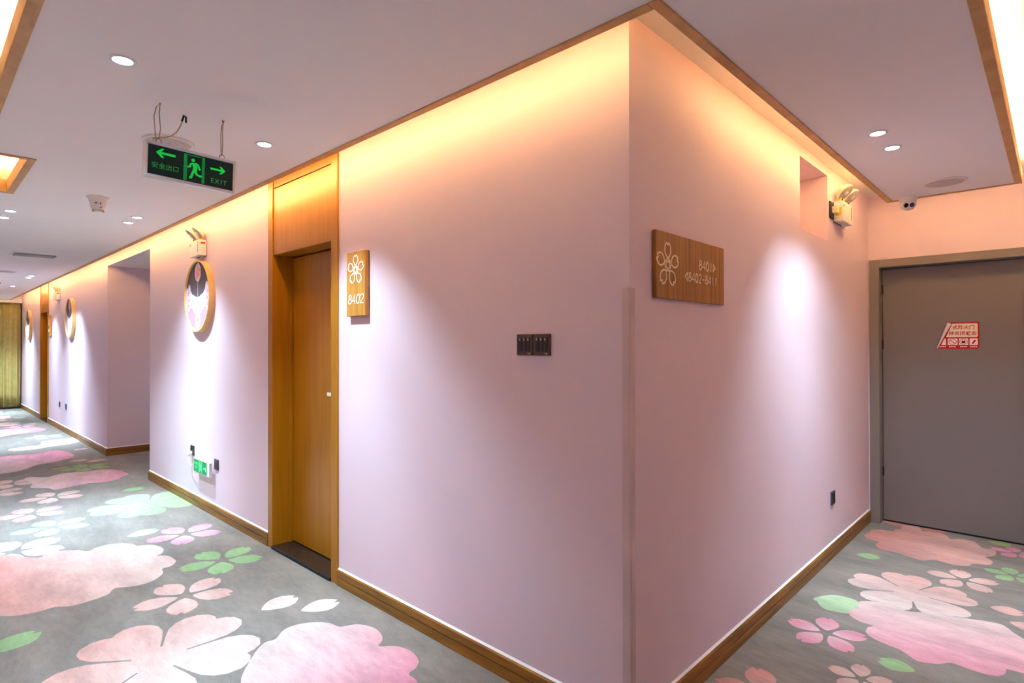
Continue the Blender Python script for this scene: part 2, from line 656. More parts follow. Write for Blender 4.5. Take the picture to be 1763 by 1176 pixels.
for i in range(len(xs) - 1):
    for j in range(len(ys) - 1):
        if inside((xs[i] + xs[i + 1]) / 2, (ys[j] + ys[j + 1]) / 2):
            add_box(bm, xs[i], xs[i + 1], ys[j], ys[j + 1], HC, HC + 0.025)
struct(obj('ceiling_dropped', bm, 'ceiling'))

# wooden trims along the free edges of the dropped ceiling (bottom strip + upstand)
TW = 0.036
_tn = [0]


def trim(x0, x1, y0, y1):
    _tn[0] += 1
    return struct(box('trim_%d' % _tn[0], x0, x1, y0, y1, HC - 0.006, HC + 0.075, 'trimwood', bevel=0.002))


trim(XP, GAP - TW, -GAP, -GAP + TW)
trim(GAP - TW, GAP, -GAP, YP)
trim(GAP - TW, T3[0] + TW, YP, YP + TW * 0.6)
trim(T3[0], T3[0] + TW, T3[2], YP)
trim(T3[1] - TW, T3[1], T3[2], YP)
trim(T3[0], T3[1], T3[2], T3[2] + TW)
trim(T3[1] - TW, XOPP, YP, YP + TW * 0.6)
for t in (T1, T2):
    trim(t[0], t[1], t[3] - TW, t[3])
    trim(t[0], t[1], t[2], t[2] + TW)
    trim(t[0], t[0] + TW, t[2] + TW, t[3] - TW)
    trim(t[1] - TW, t[1], t[2] + TW, t[3] - TW)
trim(XP - TW, XP, YOPP, -GAP + TW)

# ------------------------------------------------------------------ carpet floor
SALM, SALM2 = lin((200, 158, 150)), lin((208, 184, 176))
SALD = lin((188, 128, 120))
PINK, PINK2 = lin((206, 134, 154)), lin((210, 176, 184))
GRN, GRN2 = lin((140, 172, 124)), lin((162, 188, 150))
LIME = lin((146, 166, 100))
BASE = lin((130, 123, 116))
CREAM = lin((202, 184, 177))
layers = []


def grad(c0, c1, a, b):
    return (c0, c1, a, b)


def blossom(c, Rr, rot, c0, c1=None, width=1.0, clip=None):
    for k in range(5):
        a = R(rot + 72 * k)
        P = smooth_small(petal(c, a, Rr, width))
        layers.append((P, grad(c1 or c0, c0, c, (c[0] + Rr * math.cos(a), c[1] + Rr * math.sin(a)))))


def smooth_small(P):
    return P


def big_blossom(c, Rr, rot, c0, c1, ga=None, gb=None):
    """large blossom with joined petals, notched tips and thin slits between them."""
    P = []
    for k in range(5):
        for f, r in ((-33, 0.70), (-30, 0.82), (-25, 0.92), (-18, 0.99), (-10, 1.0), (-4, 0.96), (0, 0.90), (4, 0.96), (10, 1.0), (18, 0.99), (25, 0.92), (30, 0.82), (33, 0.70)):
            a = R(rot + 72 * k + f)
            P.append((c[0] + Rr * r * math.cos(a), c[1] + Rr * r * math.sin(a)))
    layers.append((P, grad(c1, c0, gb or (c[0] + Rr, c[1]), ga or (c[0] - Rr, c[1]))))
    for k in range(5):
        a = R(rot + 36 + 72 * k)
        ca, sa = math.cos(a), math.sin(a)
        S_ = [(0.27, -0.012), (0.50, -0.016), (0.80, -0.04), (0.80, 0.04), (0.50, 0.016), (0.27, 0.012)]
        layers.append(([(c[0] + Rr * (x * ca - y * sa), c[1] + Rr * (x * sa + y * ca)) for x, y in S_], BASE))


def blob(pts, c0, c1, a, b):
    layers.append((smooth_poly(pts), grad(c0, c1, a, b)))


BLOB1 = [(-3.802, -1.152), (-3.874, -1.098), (-3.851, -1.02), (-3.777, -0.936), (-3.7, -0.892), (-3.756, -0.83), (-3.746, -0.737), (-3.667, -0.656), (-3.582, -0.637), (-3.541, -0.568), (-3.436, -0.528), (-3.35, -0.535), (-3.283, -0.569), (-3.27, -0.598), (-3.211, -0.549), (-3.079, -0.538), (-2.999, -0.589), (-2.989, -0.64), (-2.908, -0.658), (-2.843, -0.709), (-2.809, -0.774), (-2.821, -0.847), (-2.861, -0.916), (-2.790, -0.968), (-2.765, -1.07), (-2.764, -1.133), (-2.813, -1.196), (-2.809, -1.26), (-2.827, -1.337), (-2.878, -1.395), (-3.02, -1.489), (-3.332, -1.587), (-3.764, -1.623), (-4.139, -1.534), (-4.085, -1.341)]
BLOB2 = [(-1.623, -0.53), (-1.68, -0.462), (-1.683, -0.393), (-1.639, -0.317), (-1.576, -0.273), (-1.506, -0.257), (-1.469, -0.187), (-1.386, -0.149), (-1.3, -0.157), (-1.242, -0.188), (-1.208, -0.229), (-1.157, -0.176), (-1.068, -0.152), (-0.98, -0.174), (-0.938, -0.22), (-0.924, -0.268), (-0.866, -0.273), (-0.814, -0.3), (-0.759, -0.367), (-0.752, -0.471), (-0.847, -0.582), (-0.97, -0.677), (-1.159, -0.745), (-1.361, -0.792), (-1.557, -0.659), (-1.625, -0.582)]
BLOB3 = [(-6.747, -0.91), (-6.848, -0.851), (-6.716, -0.728), (-6.822, -0.57), (-6.746, -0.398), (-6.73, -0.21), (-6.529, -0.093), (-6.424, -0.097), (-6.24, -0.091), (-6.137, -0.186), (-6.053, -0.23), (-6.003, -0.36), (-6.063, -0.474), (-6.007, -0.643), (-5.984, -0.755), (-6.114, -0.798), (-6.261, -0.909), (-6.484, -0.868)]
BLOB4 = [(-8.566, -0.947), (-8.553, -0.759), (-8.541, -0.564), (-8.612, -0.391), (-8.299, -0.291), (-7.919, -0.3), (-7.744, -0.435), (-7.662, -0.56), (-7.601, -0.696), (-7.353, -0.863), (-7.3, -1.05), (-7.527, -1.163), (-8.135, -1.157)]
BLOB5 = [(-9.156, -0.82), (-9.305, -0.631), (-9.306, -0.471), (-9.648, -0.396), (-9.689, -0.195), (-9.743, 0.027), (-9.428, 0.047), (-9.16, -0.113), (-9.07, -0.284), (-9.062, -0.383), (-8.957, -0.513), (-8.943, -0.72)]
BLOB6 = [(-11.685, -0.694), (-11.665, -0.445), (-11.631, -0.254), (-11.184, -0.153), (-10.939, -0.297), (-10.878, -0.524), (-10.714, -0.773), (-11.071, -0.974), (-11.689, -0.994)]
BLOBE = [(0.055, 3.08), (0.07, 3.203), (0.058, 3.248), (0.103, 3.314), (0.194, 3.342), (0.186, 3.403), (0.223, 3.445), (0.212, 3.496), (0.23, 3.573), (0.301, 3.598), (0.343, 3.516), (0.345, 3.477), (0.404, 3.522), (0.483, 3.498), (0.525, 3.422), (0.583, 3.476), (0.656, 3.46), (0.705, 3.345), (0.767, 3.347), (0.783, 3.267), (0.771, 3.19), (0.736, 3.144), (0.772, 3.088), (0.777, 3.018), (0.749, 2.968), (0.693, 2.94), (0.663, 2.863), (0.591, 2.831), (0.506, 2.85), (0.442, 2.785), (0.345, 2.815), (0.312, 2.836), (0.213, 2.84), (0.159, 2.909), (0.165, 2.997), (0.102, 3.014)]
BLOBP = [(0.288, 1.653), (0.287, 1.696), (0.317, 1.735), (0.3, 1.786), (0.307, 1.846), (0.394, 1.898), (0.493, 1.869), (0.605, 1.931), (0.753, 1.988), (0.796, 2.007), (0.876, 2.023), (0.925, 1.956), (0.964, 1.911), (1.006, 1.907), (1.045, 1.827), (1.046, 1.703), (1.012, 1.568), (0.975, 1.533), (0.92, 1.524), (0.918, 1.479), (0.889, 1.424), (0.817, 1.412), (0.74, 1.421), (0.701, 1.37), (0.63, 1.34), (0.56, 1.393), (0.526, 1.402), (0.455, 1.422), (0.406, 1.466), (0.398, 1.533), (0.414, 1.568), (0.359, 1.575), (0.307, 1.608)]
GBIG = [(0.107, 1.686), (0.113, 1.727), (0.163, 1.816), (0.22, 1.84), (0.284, 1.829), (0.326, 1.755), (0.3, 1.639), (0.199, 1.602), (0.147, 1.642), (0.132, 1.674)]

LR = -22      # petal directions of the blossoms in the long corridor
SR = 30       # and in the short one
# long corridor
blossom((-4.06, -1.24), 0.30, LR, PINK2, CREAM, 1.15)
blob(BLOB1, SALD, SALM2, (-3.2, -1.55), (-3.0, -0.7))
big_blossom((-1.835, -0.966), 0.42, -21, SALM, CREAM, (-2.15, -1.10), (-1.58, -0.70))
blob(BLOB2, CREAM, PINK, (-1.56, -0.60), (-0.80, -0.30))
layers.append(([(-1.80, -0.905), (-1.765, -0.90), (-1.70, -0.82), (-1.735, -0.815)], CREAM))
blossom((-2.461, -0.667), 0.25, LR, SALM, SALM2)
blossom((-2.869, -0.328), 0.25, LR, GRN, GRN)
blossom((-3.616, -0.322), 0.25, LR, PINK, PINK2)
big_blossom((-4.77, -0.28), 0.43, -21, GRN2, GRN)
blossom((-4.544, -0.966), 0.25, LR, GRN2, GRN)
blossom((-5.113, -1.032), 0.25, LR, PINK, PINK2)
blossom((-5.655, -0.815), 0.25, LR, SALM, SALM2)
blossom((-6.192, -1.186), 0.25, LR, SALM, SALM2)
blossom((-6.62, -1.03), 0.25, LR, SALM, SALM2)
blob(BLOB3, PINK, SALM2, (-6.1, -0.1), (-6.6, -0.8))
blob(BLOB4, PINK, SALM2, (-8.0, -0.4), (-7.6, -1.1))
blob(BLOB5, SALM2, PINK2, (-9.2, -0.8), (-9.6, 0))
blob(BLOB6, PINK2, PINK, (-11.2, -0.8), (-11.2, -0.1))
blossom((-7.0, -0.33), 0.25, LR, LIME, GRN)
for a, b, c in (((-3.855, -0.63), (-3.892, -0.427), GRN2), ((-1.971, -0.449), (-1.998, -0.244), SALM2), ((-1.812, -0.309), (-1.774, -0.113), SALM2),
                ((-2.439, -1.491), (-2.545, -1.297), GRN), ((-5.424, -0.329), (-5.466, -0.138), GRN), ((-7.16, -0.627), (-7.174, -0.446), LIME),
                ((-7.564, -0.404), (-7.574, -0.217), SALM), ((-7.384, -0.26), (-7.408, -0.063), SALM), ((-8.482, -0.221), (-8.494, -0.05), PINK2)):
    layers.append((petal_ab(a, b, 1.05), c))
# the repeat of the pattern further down the corridor
for k in range(3):
    x = -11.9 - 1.35 * k
    blossom((x, -0.42 - 0.25 * (k % 2)), 0.25, LR, (PINK, SALM, GRN)[k], (PINK2, SALM2, GRN2)[k])
    big_blossom((x - 0.6, -0.75), 0.42, -21, (SALM, PINK, SALM)[k], (SALM2, PINK2, PINK2)[k])
    layers.append((petal_ab((x - 0.3, -0.35), (x - 0.35, -0.15), 1.05), GRN2))
for x, y, c, d in ((-1.0, -1.5, GRN, GRN2), (-0.3, -0.9, SALM, SALM2), (-5.4, -1.9, GRN, GRN2), (-7.6, -1.7, SALM, SALM2), (-9.9, -1.2, SALM, SALM2), (-8.9, -1.4, PINK, PINK2), (-10.2, -0.3, GRN2, GRN2), (0.9, -0.6, PINK, PINK2), (1.7, 0.4, GRN, GRN2), (1.6, -1.9, SALM, SALM2), (-2.9, -2.3, GRN, GRN2)):
    blossom((x, y), 0.25, LR, c, d)
for x, y, c, d in ((-0.2, -2.3, SALM, SALM2), (-4.6, -2.4, PINK, PINK2), (-6.8, -2.3, SALM, SALM2), (-9.2, -2.3, PINK, PINK2), (1.9, 1.2, SALM, SALM2)):
    big_blossom((x, y), 0.42, -21, c, d)
# short corridor
layers.append((smooth_poly(GBIG), GRN2))
big_blossom((0.478, 2.150), 0.305, 32, SALM, CREAM, (0.5, 2.4), (0.45, 1.95))
blob(BLOBP, CREAM, PINK, (0.50, 1.98), (0.72, 1.30))
layers.append(([(0.485, 2.08), (0.505, 2.085), (0.515, 2.03), (0.498, 2.025)], CREAM))
blob(BLOBE, SALD, SALM, (0.1, 3.0), (0.6, 3.1))
blossom((0.264, 1.331), 0.178, SR, PINK, PINK2)
blossom((0.673, 2.577), 0.178, SR, SALM, SALM2)
blossom((0.481, 1.010), 0.125, SR, SALM, SALM2)
blossom((0.885, 2.866), 0.14, SR, GRN, GRN)
blossom((0.880, 3.372), 0.135, SR, PINK, PINK)
blossom((0.241, 0.624), 0.205, SR + 20, SALD, SALM)
for a, b, c in (((0.109, 2.619), (0.24, 2.651), GRN), ((0.72, 3.55), (0.852, 3.54), LIME), ((0.082, 3.574), (0.234, 3.588), SALD), ((0.333, 3.558), (0.486, 3.583), SALD),
                ((0.819, 2.231), (0.955, 2.25), SALM), ((0.904, 2.09), (1.033, 2.067), SALM), ((0.636, 1.235), (0.50, 1.232), GRN)):
    layers.append((petal_ab(a, b, 1.15), c))
blossom((1.3, 2.2), 0.178, SR, PINK, PINK2)
big_blossom((1.4, 2.9), 0.3, 32, SALM, SALM2)
blossom((1.35, 1.0), 0.178, SR, SALM, SALM2)

FLOOR = [(XFAR, YOPP), (XOPP, YOPP), (XOPP, YEND), (DE[1], YEND), (DE[1], YEND + 0.2), (DE[0], YEND + 0.2), (DE[0], YEND), (0, YEND), (0, 0), (OPN[1], 0), (OPN[1], 2.8), (OPN[0], 2.8), (OPN[0], 0), (XFAR, 0)]
fl = struct(print_mesh('floor', FLOOR, layers, 'carpet', to3=lambda u, v: (u, v, 0), base_col=BASE))
sol = fl.modifiers.new('thickness', 'SOLIDIFY')
sol.thickness = 0.02
sol.offset = -1


# ------------------------------------------------------------------ baseboards
def baseboard(name, p0, p1, n):
    """grooved board from p0 to p1 on the floor, standing out along n (unit xy)."""
    p0, p1, n = Vector((*p0, 0)), Vector((*p1, 0)), Vector((*n, 0))
    prof = [(0, 0), (0.016, 0), (0.016, 0.0455), (0.009, 0.0465), (0.009, 0.0495), (0.016, 0.0505), (0.016, 0.086), (0.010, 0.092), (0, 0.092)]
    bm = bmesh.new()
    a = [bm.verts.new(p0 + n * d + Vector((0, 0, z))) for d, z in prof]
    b = [bm.verts.new(p1 + n * d + Vector((0, 0, z))) for d, z in prof]
    k = len(prof)
    bm.faces.new(a)
    bm.faces.new(b[::-1])
    for i in range(k):
        bm.faces.new((a[i], b[i], b[(i + 1) % k], a[(i + 1) % k]))
    o = struct(obj(name, bm, 'basewood'))
    bm = bmesh.new()
    q = [bm.verts.new(p + n * d + Vector((0, 0, z))) for p in (p0, p1) for d, z in ((0, 0.092), (0.0085, 0.092), (0.0, 0.099))]
    bm.faces.new((q[0], q[1], q[2]))
    bm.faces.new((q[3], q[5], q[4]))
    bm.faces.new((q[0], q[3], q[4], q[1]))
    bm.faces.new((q[1], q[4], q[5], q[2]))
    bm.faces.new((q[2], q[5], q[3], q[0]))
    obj('caulk_line', bm, 'caulk', o)
    return o


baseboard('baseboard_left', (D1[1], 0), (0.016, 0), (0, -1))
baseboard('baseboard_left_middle', (OPN[1], 0), (D1[0], 0), (0, -1))
baseboard('baseboard_left_far', (D2[1], 0), (OPN[0] + 0.016, 0), (0, -1))
baseboard('baseboard_left_end', (XFAR + 0.02, 0), (D2[0], 0), (0, -1))
baseboard('baseboard_right', (0, 0), (0, YEND), (1, 0))
baseboard('baseboard_passage', (OPN[0], 0), (OPN[0], 2.8), (1, 0))
baseboard('baseboard_passage_near', (OPN[1], 2.8), (OPN[1], 0.0), (-1, 0))
baseboard('baseboard_back', (XFAR, YOPP), (XOPP, YOPP), (0, 1))
baseboard('baseboard_opposite', (XOPP, YOPP + 0.016), (XOPP, YEND), (-1, 0))
baseboard('baseboard_end', (DE[1], YEND), (XOPP - 0.016, YEND), (0, -1))


# ------------------------------------------------------------------ doors
def room_door(name, xc, label):
    """honey wood door: frame, two boards over the door, recessed leaf, granite sill."""
    t = thing(name, label, None, (xc, 0, 0))
    struct(t)
    h = 0.4705
    box('door_post', -h, -h + 0.072, -0.012, 0.17, 0, HT, 'doorwood', t, 0.003)
    box('door_post', h - 0.074, h, -0.012, 0.17, 0, HT, 'doorwood', t, 0.003)
    box('head_board', -h + 0.072, h - 0.074, -0.004, 0.17, 2.022, 2.480, 'doorwood', t, 0.002)
    box('head_board', -h + 0.072, h - 0.074, -0.004, 0.17, 2.486, HT, 'doorwood', t, 0.002)
    box('door_stop', -h + 0.072, -h + 0.084, 0.105, 0.128, 0.02, 2.022, 'doorwood', t, 0.001)
    leaf = box('door_leaf', -h + 0.078, h - 0.078, 0.13, 0.17, 0.026, 2.014, 'doorwood', t, 0.002)
    st = box('paper_tag', 0.093, 0.172, 0.1285, 0.13, 1.071, 1.094, 'white', leaf)
    st['label'] = 'small white paper tag'
    box('sill', -h + 0.072, h - 0.074, -0.010, 0.17, 0.0005, 0.020, 'granite', t, 0.002)
    box('sill_nosing', -h + 0.072, h - 0.074, -0.020, -0.010, 0.0005, 0.022, 'black', t, 0.002)
    return t


room_door('door_1', (D1[0] + D1[1]) / 2, 'honey brown wooden door with tall head panel beside the 8402 sign')
room_door('door_2', (D2[0] + D2[1]) / 2, 'honey brown wooden door far down the corridor near the curtain')

t = struct(thing('door_3', 'plain grey steel fire door with a red and white sticker', None, ((DE[0] + DE[1]) / 2, YEND, 0)))
hw = (DE[1] - DE[0]) / 2
box('door_post', -hw, -hw + 0.066, -0.015, 0.13, 0, DEZ, 'fireframe', t, 0.003)
box('door_post', hw - 0.066, hw, -0.015, 0.13, 0, DEZ, 'fireframe', t, 0.003)
box('door_head', -hw + 0.066, hw - 0.066, -0.015, 0.13, DEZ - 0.062, DEZ, 'fireframe', t, 0.003)
leaf = box('door_leaf', -hw + 0.069, hw - 0.069, 0.095, 0.14, 0.012, DEZ - 0.066, 'firedoor', t, 0.002)
for z in (0.36, 1.36, 1.80):
    lathe('hinge', [(0, 0), (0.007, 0), (0.007, 0.07), (0, 0.07)], 'dark', t, (-hw + 0.069, 0.091, z), seg=10)
box('dark_gap', -hw + 0.069, hw - 0.069, 0.10, 0.135, 0.0005, 0.011, 'black', t)


# ------------------------------------------------------------------ carved blossom emblem and digits
def emblem_strokes(cx, cz, s):
    out = []
    for k in range(5):
        a = R(90 + 72 * k)
        ca, sa = math.cos(a), math.sin(a)
        prof = [(0.30, 0.0), (0.42, 0.16), (0.60, 0.27), (0.78, 0.27), (0.92, 0.20), (1.0, 0.10), (0.90, 0.0)]
        pts = prof + [(x, -y) for x, y in prof[-2:0:-1]]
        out.append(([(cx + s * (x * ca - y * sa), cz + s * (x * sa + y * ca)) for x, y in pts], True))
        a2 = R(90 + 36 + 72 * k)
        for da in (-16, 0, 16):
            b = a2 + R(da)
            out.append(([(cx + s * 0.18 * math.cos(b), cz + s * 0.18 * math.sin(b)), (cx + s * 0.30 * math.cos(b), cz + s * 0.30 * math.sin(b))], False))
    out.append(([(cx + s * 0.17 * math.cos(2 * PI * k / 14), cz + s * 0.17 * math.sin(2 * PI * k / 14)) for k in range(14)], True))
    return out


def arc(cx, cz, rx, rz, a0, a1, n=10):
    return [(cx + rx * math.cos(R(a0 + (a1 - a0) * k / n)), cz + rz * math.sin(R(a0 + (a1 - a0) * k / n))) for k in range(n + 1)]


GLYPH = {  # strokes in a 0.6 x 1 cell
    '0': [(arc(0.3, 0.5, 0.27, 0.5, 0, 342, 18), True)],
    '1': [([(0.3, 0.98), (0.3, 0.0)], False)],
    '2': [(arc(0.3, 0.72, 0.25, 0.27, 165, -25, 9) + [(0.05, 0.02), (0.58, 0.02)], False)],
    '4': [([(0.44, 0.0), (0.44, 1.0), (0.02, 0.30), (0.60, 0.30)], False)],
    '3': [(arc(0.28, 0.75, 0.24, 0.24, 150, -80, 8) + arc(0.28, 0.26, 0.28, 0.26, 80, -150, 8), False)],
    '8': [(arc(0.3, 0.76, 0.2, 0.23, 0, 340, 14), True), (arc(0.3, 0.27, 0.27, 0.27, 0, 340, 14), True)],
    '-': [([(0.08, 0.45), (0.52, 0.45)], False)],
    '>': [([(0.08, 0.92), (0.56, 0.5), (0.08, 0.08)], True)],
    '<': [([(0.54, 0.92), (0.04, 0.5), (0.54, 0.08)], True)],
}


def glyph_run(s, x, z, h, adv=0.72, slant=0.0, xs=1.15):
    out = []
    for ch in s:
        for pts, cl in GLYPH[ch]:
            out.append(([(x + h * (px * xs + slant * pz), z + h * pz) for px, pz in pts], cl))
        x += h * adv
    return out


def strokes_obj(name, strokes, width, y0, y1, m, parent):
    bm = bmesh.new()
    for pts, cl in strokes:
        add_stroke(bm, pts, width, y0, y1, cl)
    return obj(name, bm, m, parent)


def characters(text, x, z, h, adv, slant, width, y0, y1, m, parent):
    for ch in text:
        strokes_obj('character', glyph_run(ch, x, z, h, adv, slant), width, y0, y1, m, parent)
        x += h * adv


def room_sign(xc, zc, number, label):
    t = thing('room_sign', label, 'sign', (xc, 0, zc), 0, 'wooden room number signs')
    box('board', -0.095, 0.095, -0.030, -0.004, -0.18, 0.18, 'signwood_lit', t, 0.002)
    box('mounting_pad', -0.06, 0.06, -0.004, 0.0, -0.14, 0.14, 'white', t)
    strokes_obj('blossom_emblem', emblem_strokes(0.002, 0.077, 0.082), 0.0052, -0.0315, -0.0298, 'inlay', t)
    characters(number, -0.076, -0.110, 0.050, 0.82, 0.12, 0.0054, -0.0315, -0.0298, 'inlay', t)
    return t


room_sign(-1.739, 1.741, '8402', 'wooden room sign 8402 with white blossom outline')
room_sign(-11.90, 1.755, '8403', 'small distant wooden room sign beside far wooden door')

t = thing('direction_sign', 'wide brown wooden sign with carved blossom and room numbers 8401 8402-8411', 'sign', (0, 0.4485, 1.699), PI / 2)
box('board', -0.2965, 0.2965, -0.018, -0.002, -0.126, 0.126, 'signwood', t, 0.002)
box('mounting_pad', -0.25, 0.25, -0.002, 0.0, -0.09, 0.09, 'dark', t)
strokes_obj('blossom_emblem', emblem_strokes(-0.2105, 0.002, 0.084), 0.0062, -0.0195, -0.0178, 'inlay2', t)
characters('8401>', 0.050, 0.010, 0.037, 0.88, 0.05, 0.0052, -0.0195, -0.0178, 'inlay2', t)
characters('<8402-8411', -0.074, -0.046, 0.035, 0.86, 0.05, 0.0052, -0.0195, -0.0178, 'inlay2', t)


# ------------------------------------------------------------------ switches and sockets
def plate_switch(xc, zc, w=0.086, n=3, parent=None):
    p = box('switch_plate', xc - w / 2, xc + w / 2, -0.010, 0.0, zc - 0.043, zc + 0.043, 'brown', parent, 0.003, 2)
    k = 0.066 / n
    for i in range(n):
        x0 = xc - 0.033 + i * k
        bm = bmesh.new()
        add_box(bm, x0 + 0.0006, x0 + k - 0.0006, -0.0135, -0.0095, zc - 0.028, zc + 0.030, 0.0015)
        obj('rocker', bm, 'dark', p)
        box('indicator', x0 + k * 0.35, x0 + k * 0.65, -0.0140, -0.0133, zc + 0.017, zc + 0.026, 'stripe', p)
    box('logo_plate', xc + 0.018, xc + 0.033, -0.0106, -0.0098, zc - 0.038, zc - 0.033, 'wire', p)
    return p


t = thing('light_switch', 'dark brown double light switch on the pink wall', 'light switch', (-0.444, 0, 1.400))
plate_switch(-0.0455, 0.0, parent=t)
plate_switch(0.0455, 0.0, parent=t)


def socket(loc, rz, label, group=None):
    t = thing('wall_socket', label, 'socket', loc, rz, group)
    box('plate', -0.043, 0.043, -0.009, 0.0, -0.043, 0.043, 'grey', t, 0.003, 2)
    box('insert', -0.033, 0.033, -0.011, -0.0085, -0.033, 0.033, 'dark', t, 0.0015)
    for x, z, a in ((-0.008, 0.016, 0), (0.008, 0.016, 0), (0.0, -0.006, 0), (-0.011, -0.018, 0.6), (0.011, -0.018, -0.6)):
        bm = bmesh.new()
        add_box(bm, -0.0014, 0.0014, -0.0115, -0.0108, -0.005, 0.005)
        bmesh.ops.rotate(bm, verts=bm.verts, cent=(0, 0, 0), matrix=Matrix.Rotation(a, 3, 'Y'))
        bmesh.ops.translate(bm, verts=bm.verts, vec=(x, 0, z))
        obj('slot', bm, 'black', t)
    return t


socket((-3.902, 0, 0.425), 0, 'grey wall socket right of the small green exit sign')
socket((0, 2.478, 0.385), PI / 2, 'dark wall socket low on the wall near the grey door')
socket((-11.016, 0, 0.42), 0, 'small grey low socket, of two the one nearer the far door', 'far corridor sockets')
socket((-10.448, 0, 0.42), 0, 'small grey low socket, of two the one nearer the side passage', 'far corridor sockets')
socket((-4.480, 0, 0.470), 0, 'grey socket with plug above the small green exit sign')


# ------------------------------------------------------------------ round framed pictures
def ellipse(cx, cz, rx, rz, n=28, a0=0.0):
    return [(cx + rx * math.cos(2 * PI * k / n + a0), cz + rz * math.sin(2 * PI * k / n + a0)) for k in range(n)]


def round_picture(x, z, hair, robe, petals, label):
    t = thing('round_picture', label, 'picture', (x, 0, z), 0, 'round framed pictures in the corridor')
    RO, DP = 0.306, 0.050
    lathe('frame', [(RO - 0.012, 0.0), (RO, 0.0), (RO, DP), (RO - 0.011, DP), (RO - 0.012, DP - 0.012), (RO - 0.012, 0.0)], 'framewood', t, (0, 0, 0), (0, -1, 0), 72)
    Rr = RO - 0.0125
    cl = lambda P: [(x_ * min(1, 0.999 * Rr / max(1e-6, math.hypot(x_, z_))), z_ * min(1, 0.999 * Rr / max(1e-6, math.hypot(x_, z_)))) for x_, z_ in P]
    L = []
    ring = [(Rr * 0.999 * math.cos(R(a)), Rr * 0.999 * math.sin(R(a))) for a in range(8, 173, 5)]
    white, pale = lin((214, 212, 213)), lin((206, 188, 196))
    teal, grey = lin((150, 200, 205)), lin((120, 110, 112))
    # hair: upper part, its lower rim hanging in a rounded fringe
    fringe = [(-Rr * 0.93, 0.09), (-0.17, 0.055), (-0.13, 0.02), (-0.07, -0.0), (0.0, -0.008), (0.07, 0.0), (0.13, 0.02), (0.17, 0.055), (Rr * 0.93, 0.09)]
    rim = [(p[0], p[1] - 0.010) for p in fringe]
    L.append((ring + rim, teal))
    L.append((ring + fringe, hair))
    # robe and collar below the face
    L.append((cl([(-0.30, -0.09), (-0.12, -0.10), (0, -0.16), (0.12, -0.10), (0.30, -0.09), (0.26, -0.2), (0.16, -0.29), (0, -0.31), (-0.16, -0.29), (-0.26, -0.2)]), robe))
    L.append((smooth_poly([(-0.14, 0.02), (0, -0.012), (0.14, 0.02), (0.155, -0.06), (0.11, -0.12), (0, -0.158), (-0.11, -0.12), (-0.155, -0.06)]), white))
    L.append((smooth_poly([(-0.045, -0.16), (0.045, -0.16), (0.06, -0.24), (0.0, -0.288), (-0.06, -0.24)]), pale))
    L.append(([(-0.022, -0.205), (0.0, -0.195), (0.022, -0.205), (0.0, -0.212)], grey))
    for s in (-1, 1):
        L.append(([(s * 0.045, -0.058), (s * 0.085, -0.050), (s * 0.11, -0.056), (s * 0.11, -0.060), (s * 0.085, -0.055), (s * 0.045, -0.062)], grey))
        side = smooth_poly(cl([(s * 0.19, 0.10), (s * 0.225, 0.11), (s * 0.26, 0.05), (s * 0.272, -0.03), (s * 0.25, -0.11), (s * 0.215, -0.125), (s * 0.185, -0.06), (s * 0.165, 0.0)]))
        L.append((side, pale))
        for q, (dx, dz) in enumerate(((0.21, 0.075), (0.235, 0.03), (0.20, 0.02), (0.225, -0.025), (0.20, -0.055), (0.235, -0.075), (0.222, -0.105))):
            L.append((ellipse(s * dx, dz, 0.017, 0.013, 9), petals if q % 2 else lin((246, 190, 205))))
            L.append((ellipse(s * dx, dz, 0.008, 0.006, 7), white))
    # flower ball on a pin, on the hair
    L.append((smooth_poly([(0.07 * (1 + 0.10 * (k % 2)) * math.cos(2 * PI * k / 14), 0.205 + 0.078 * (1 + 0.08 * (k % 2)) * math.sin(2 * PI * k / 14)) for k in range(14)], 2), pale))
    for k in range(9):
        a = k * 2.4
        r = 0.018 * math.sqrt(k)
        L.append((ellipse(r * math.cos(a), 0.205 + r * math.sin(a), 0.017, 0.014, 9), petals if k % 3 else lin((232, 70, 90))))
        L.append((ellipse(r * math.cos(a) + 0.003, 0.205 + r * math.sin(a), 0.008, 0.006, 7), white))
    L.append(([(-0.003, 0.125), (0.003, 0.125), (0.004, -0.005), (-0.004, -0.005)], lin((200, 205, 210))))
    pr = print_mesh('picture_print', ellipse(0, 0, Rr, Rr, 72), L, 'print', t, to3=lambda u, v: (u, -0.036, v), base_col=white)
    lathe('backing', [(0, 0.0005), (Rr, 0.0005), (Rr, 0.030), (0, 0.030)], 'white', t, (0, 0, 0), (0, -1, 0), 48)
    return t


HAIR = lin((86, 72, 78))
round_picture(-4.25, 1.822, HAIR, lin((184, 142, 164)), lin((220, 80, 120)), 'round wood framed picture of a dark haired figure with pink flowers under an emergency light')
round_picture(-9.97, 1.828, HAIR, lin((206, 176, 192)), lin((220, 130, 160)), 'distant round picture of dark hair and pale face before the far wooden door')
round_picture(-14.44, 1.832, lin((58, 62, 72)), lin((150, 196, 206)), lin((120, 190, 200)), 'distant round picture with dark hair and teal robe next to the curtain')


# ------------------------------------------------------------------ twin head emergency lights
def head_frame(n):
    n = Vector(n).normalized()
    u = Vector((0, 0, 1)).cross(n).normalized()
    return u, n.cross(u), n


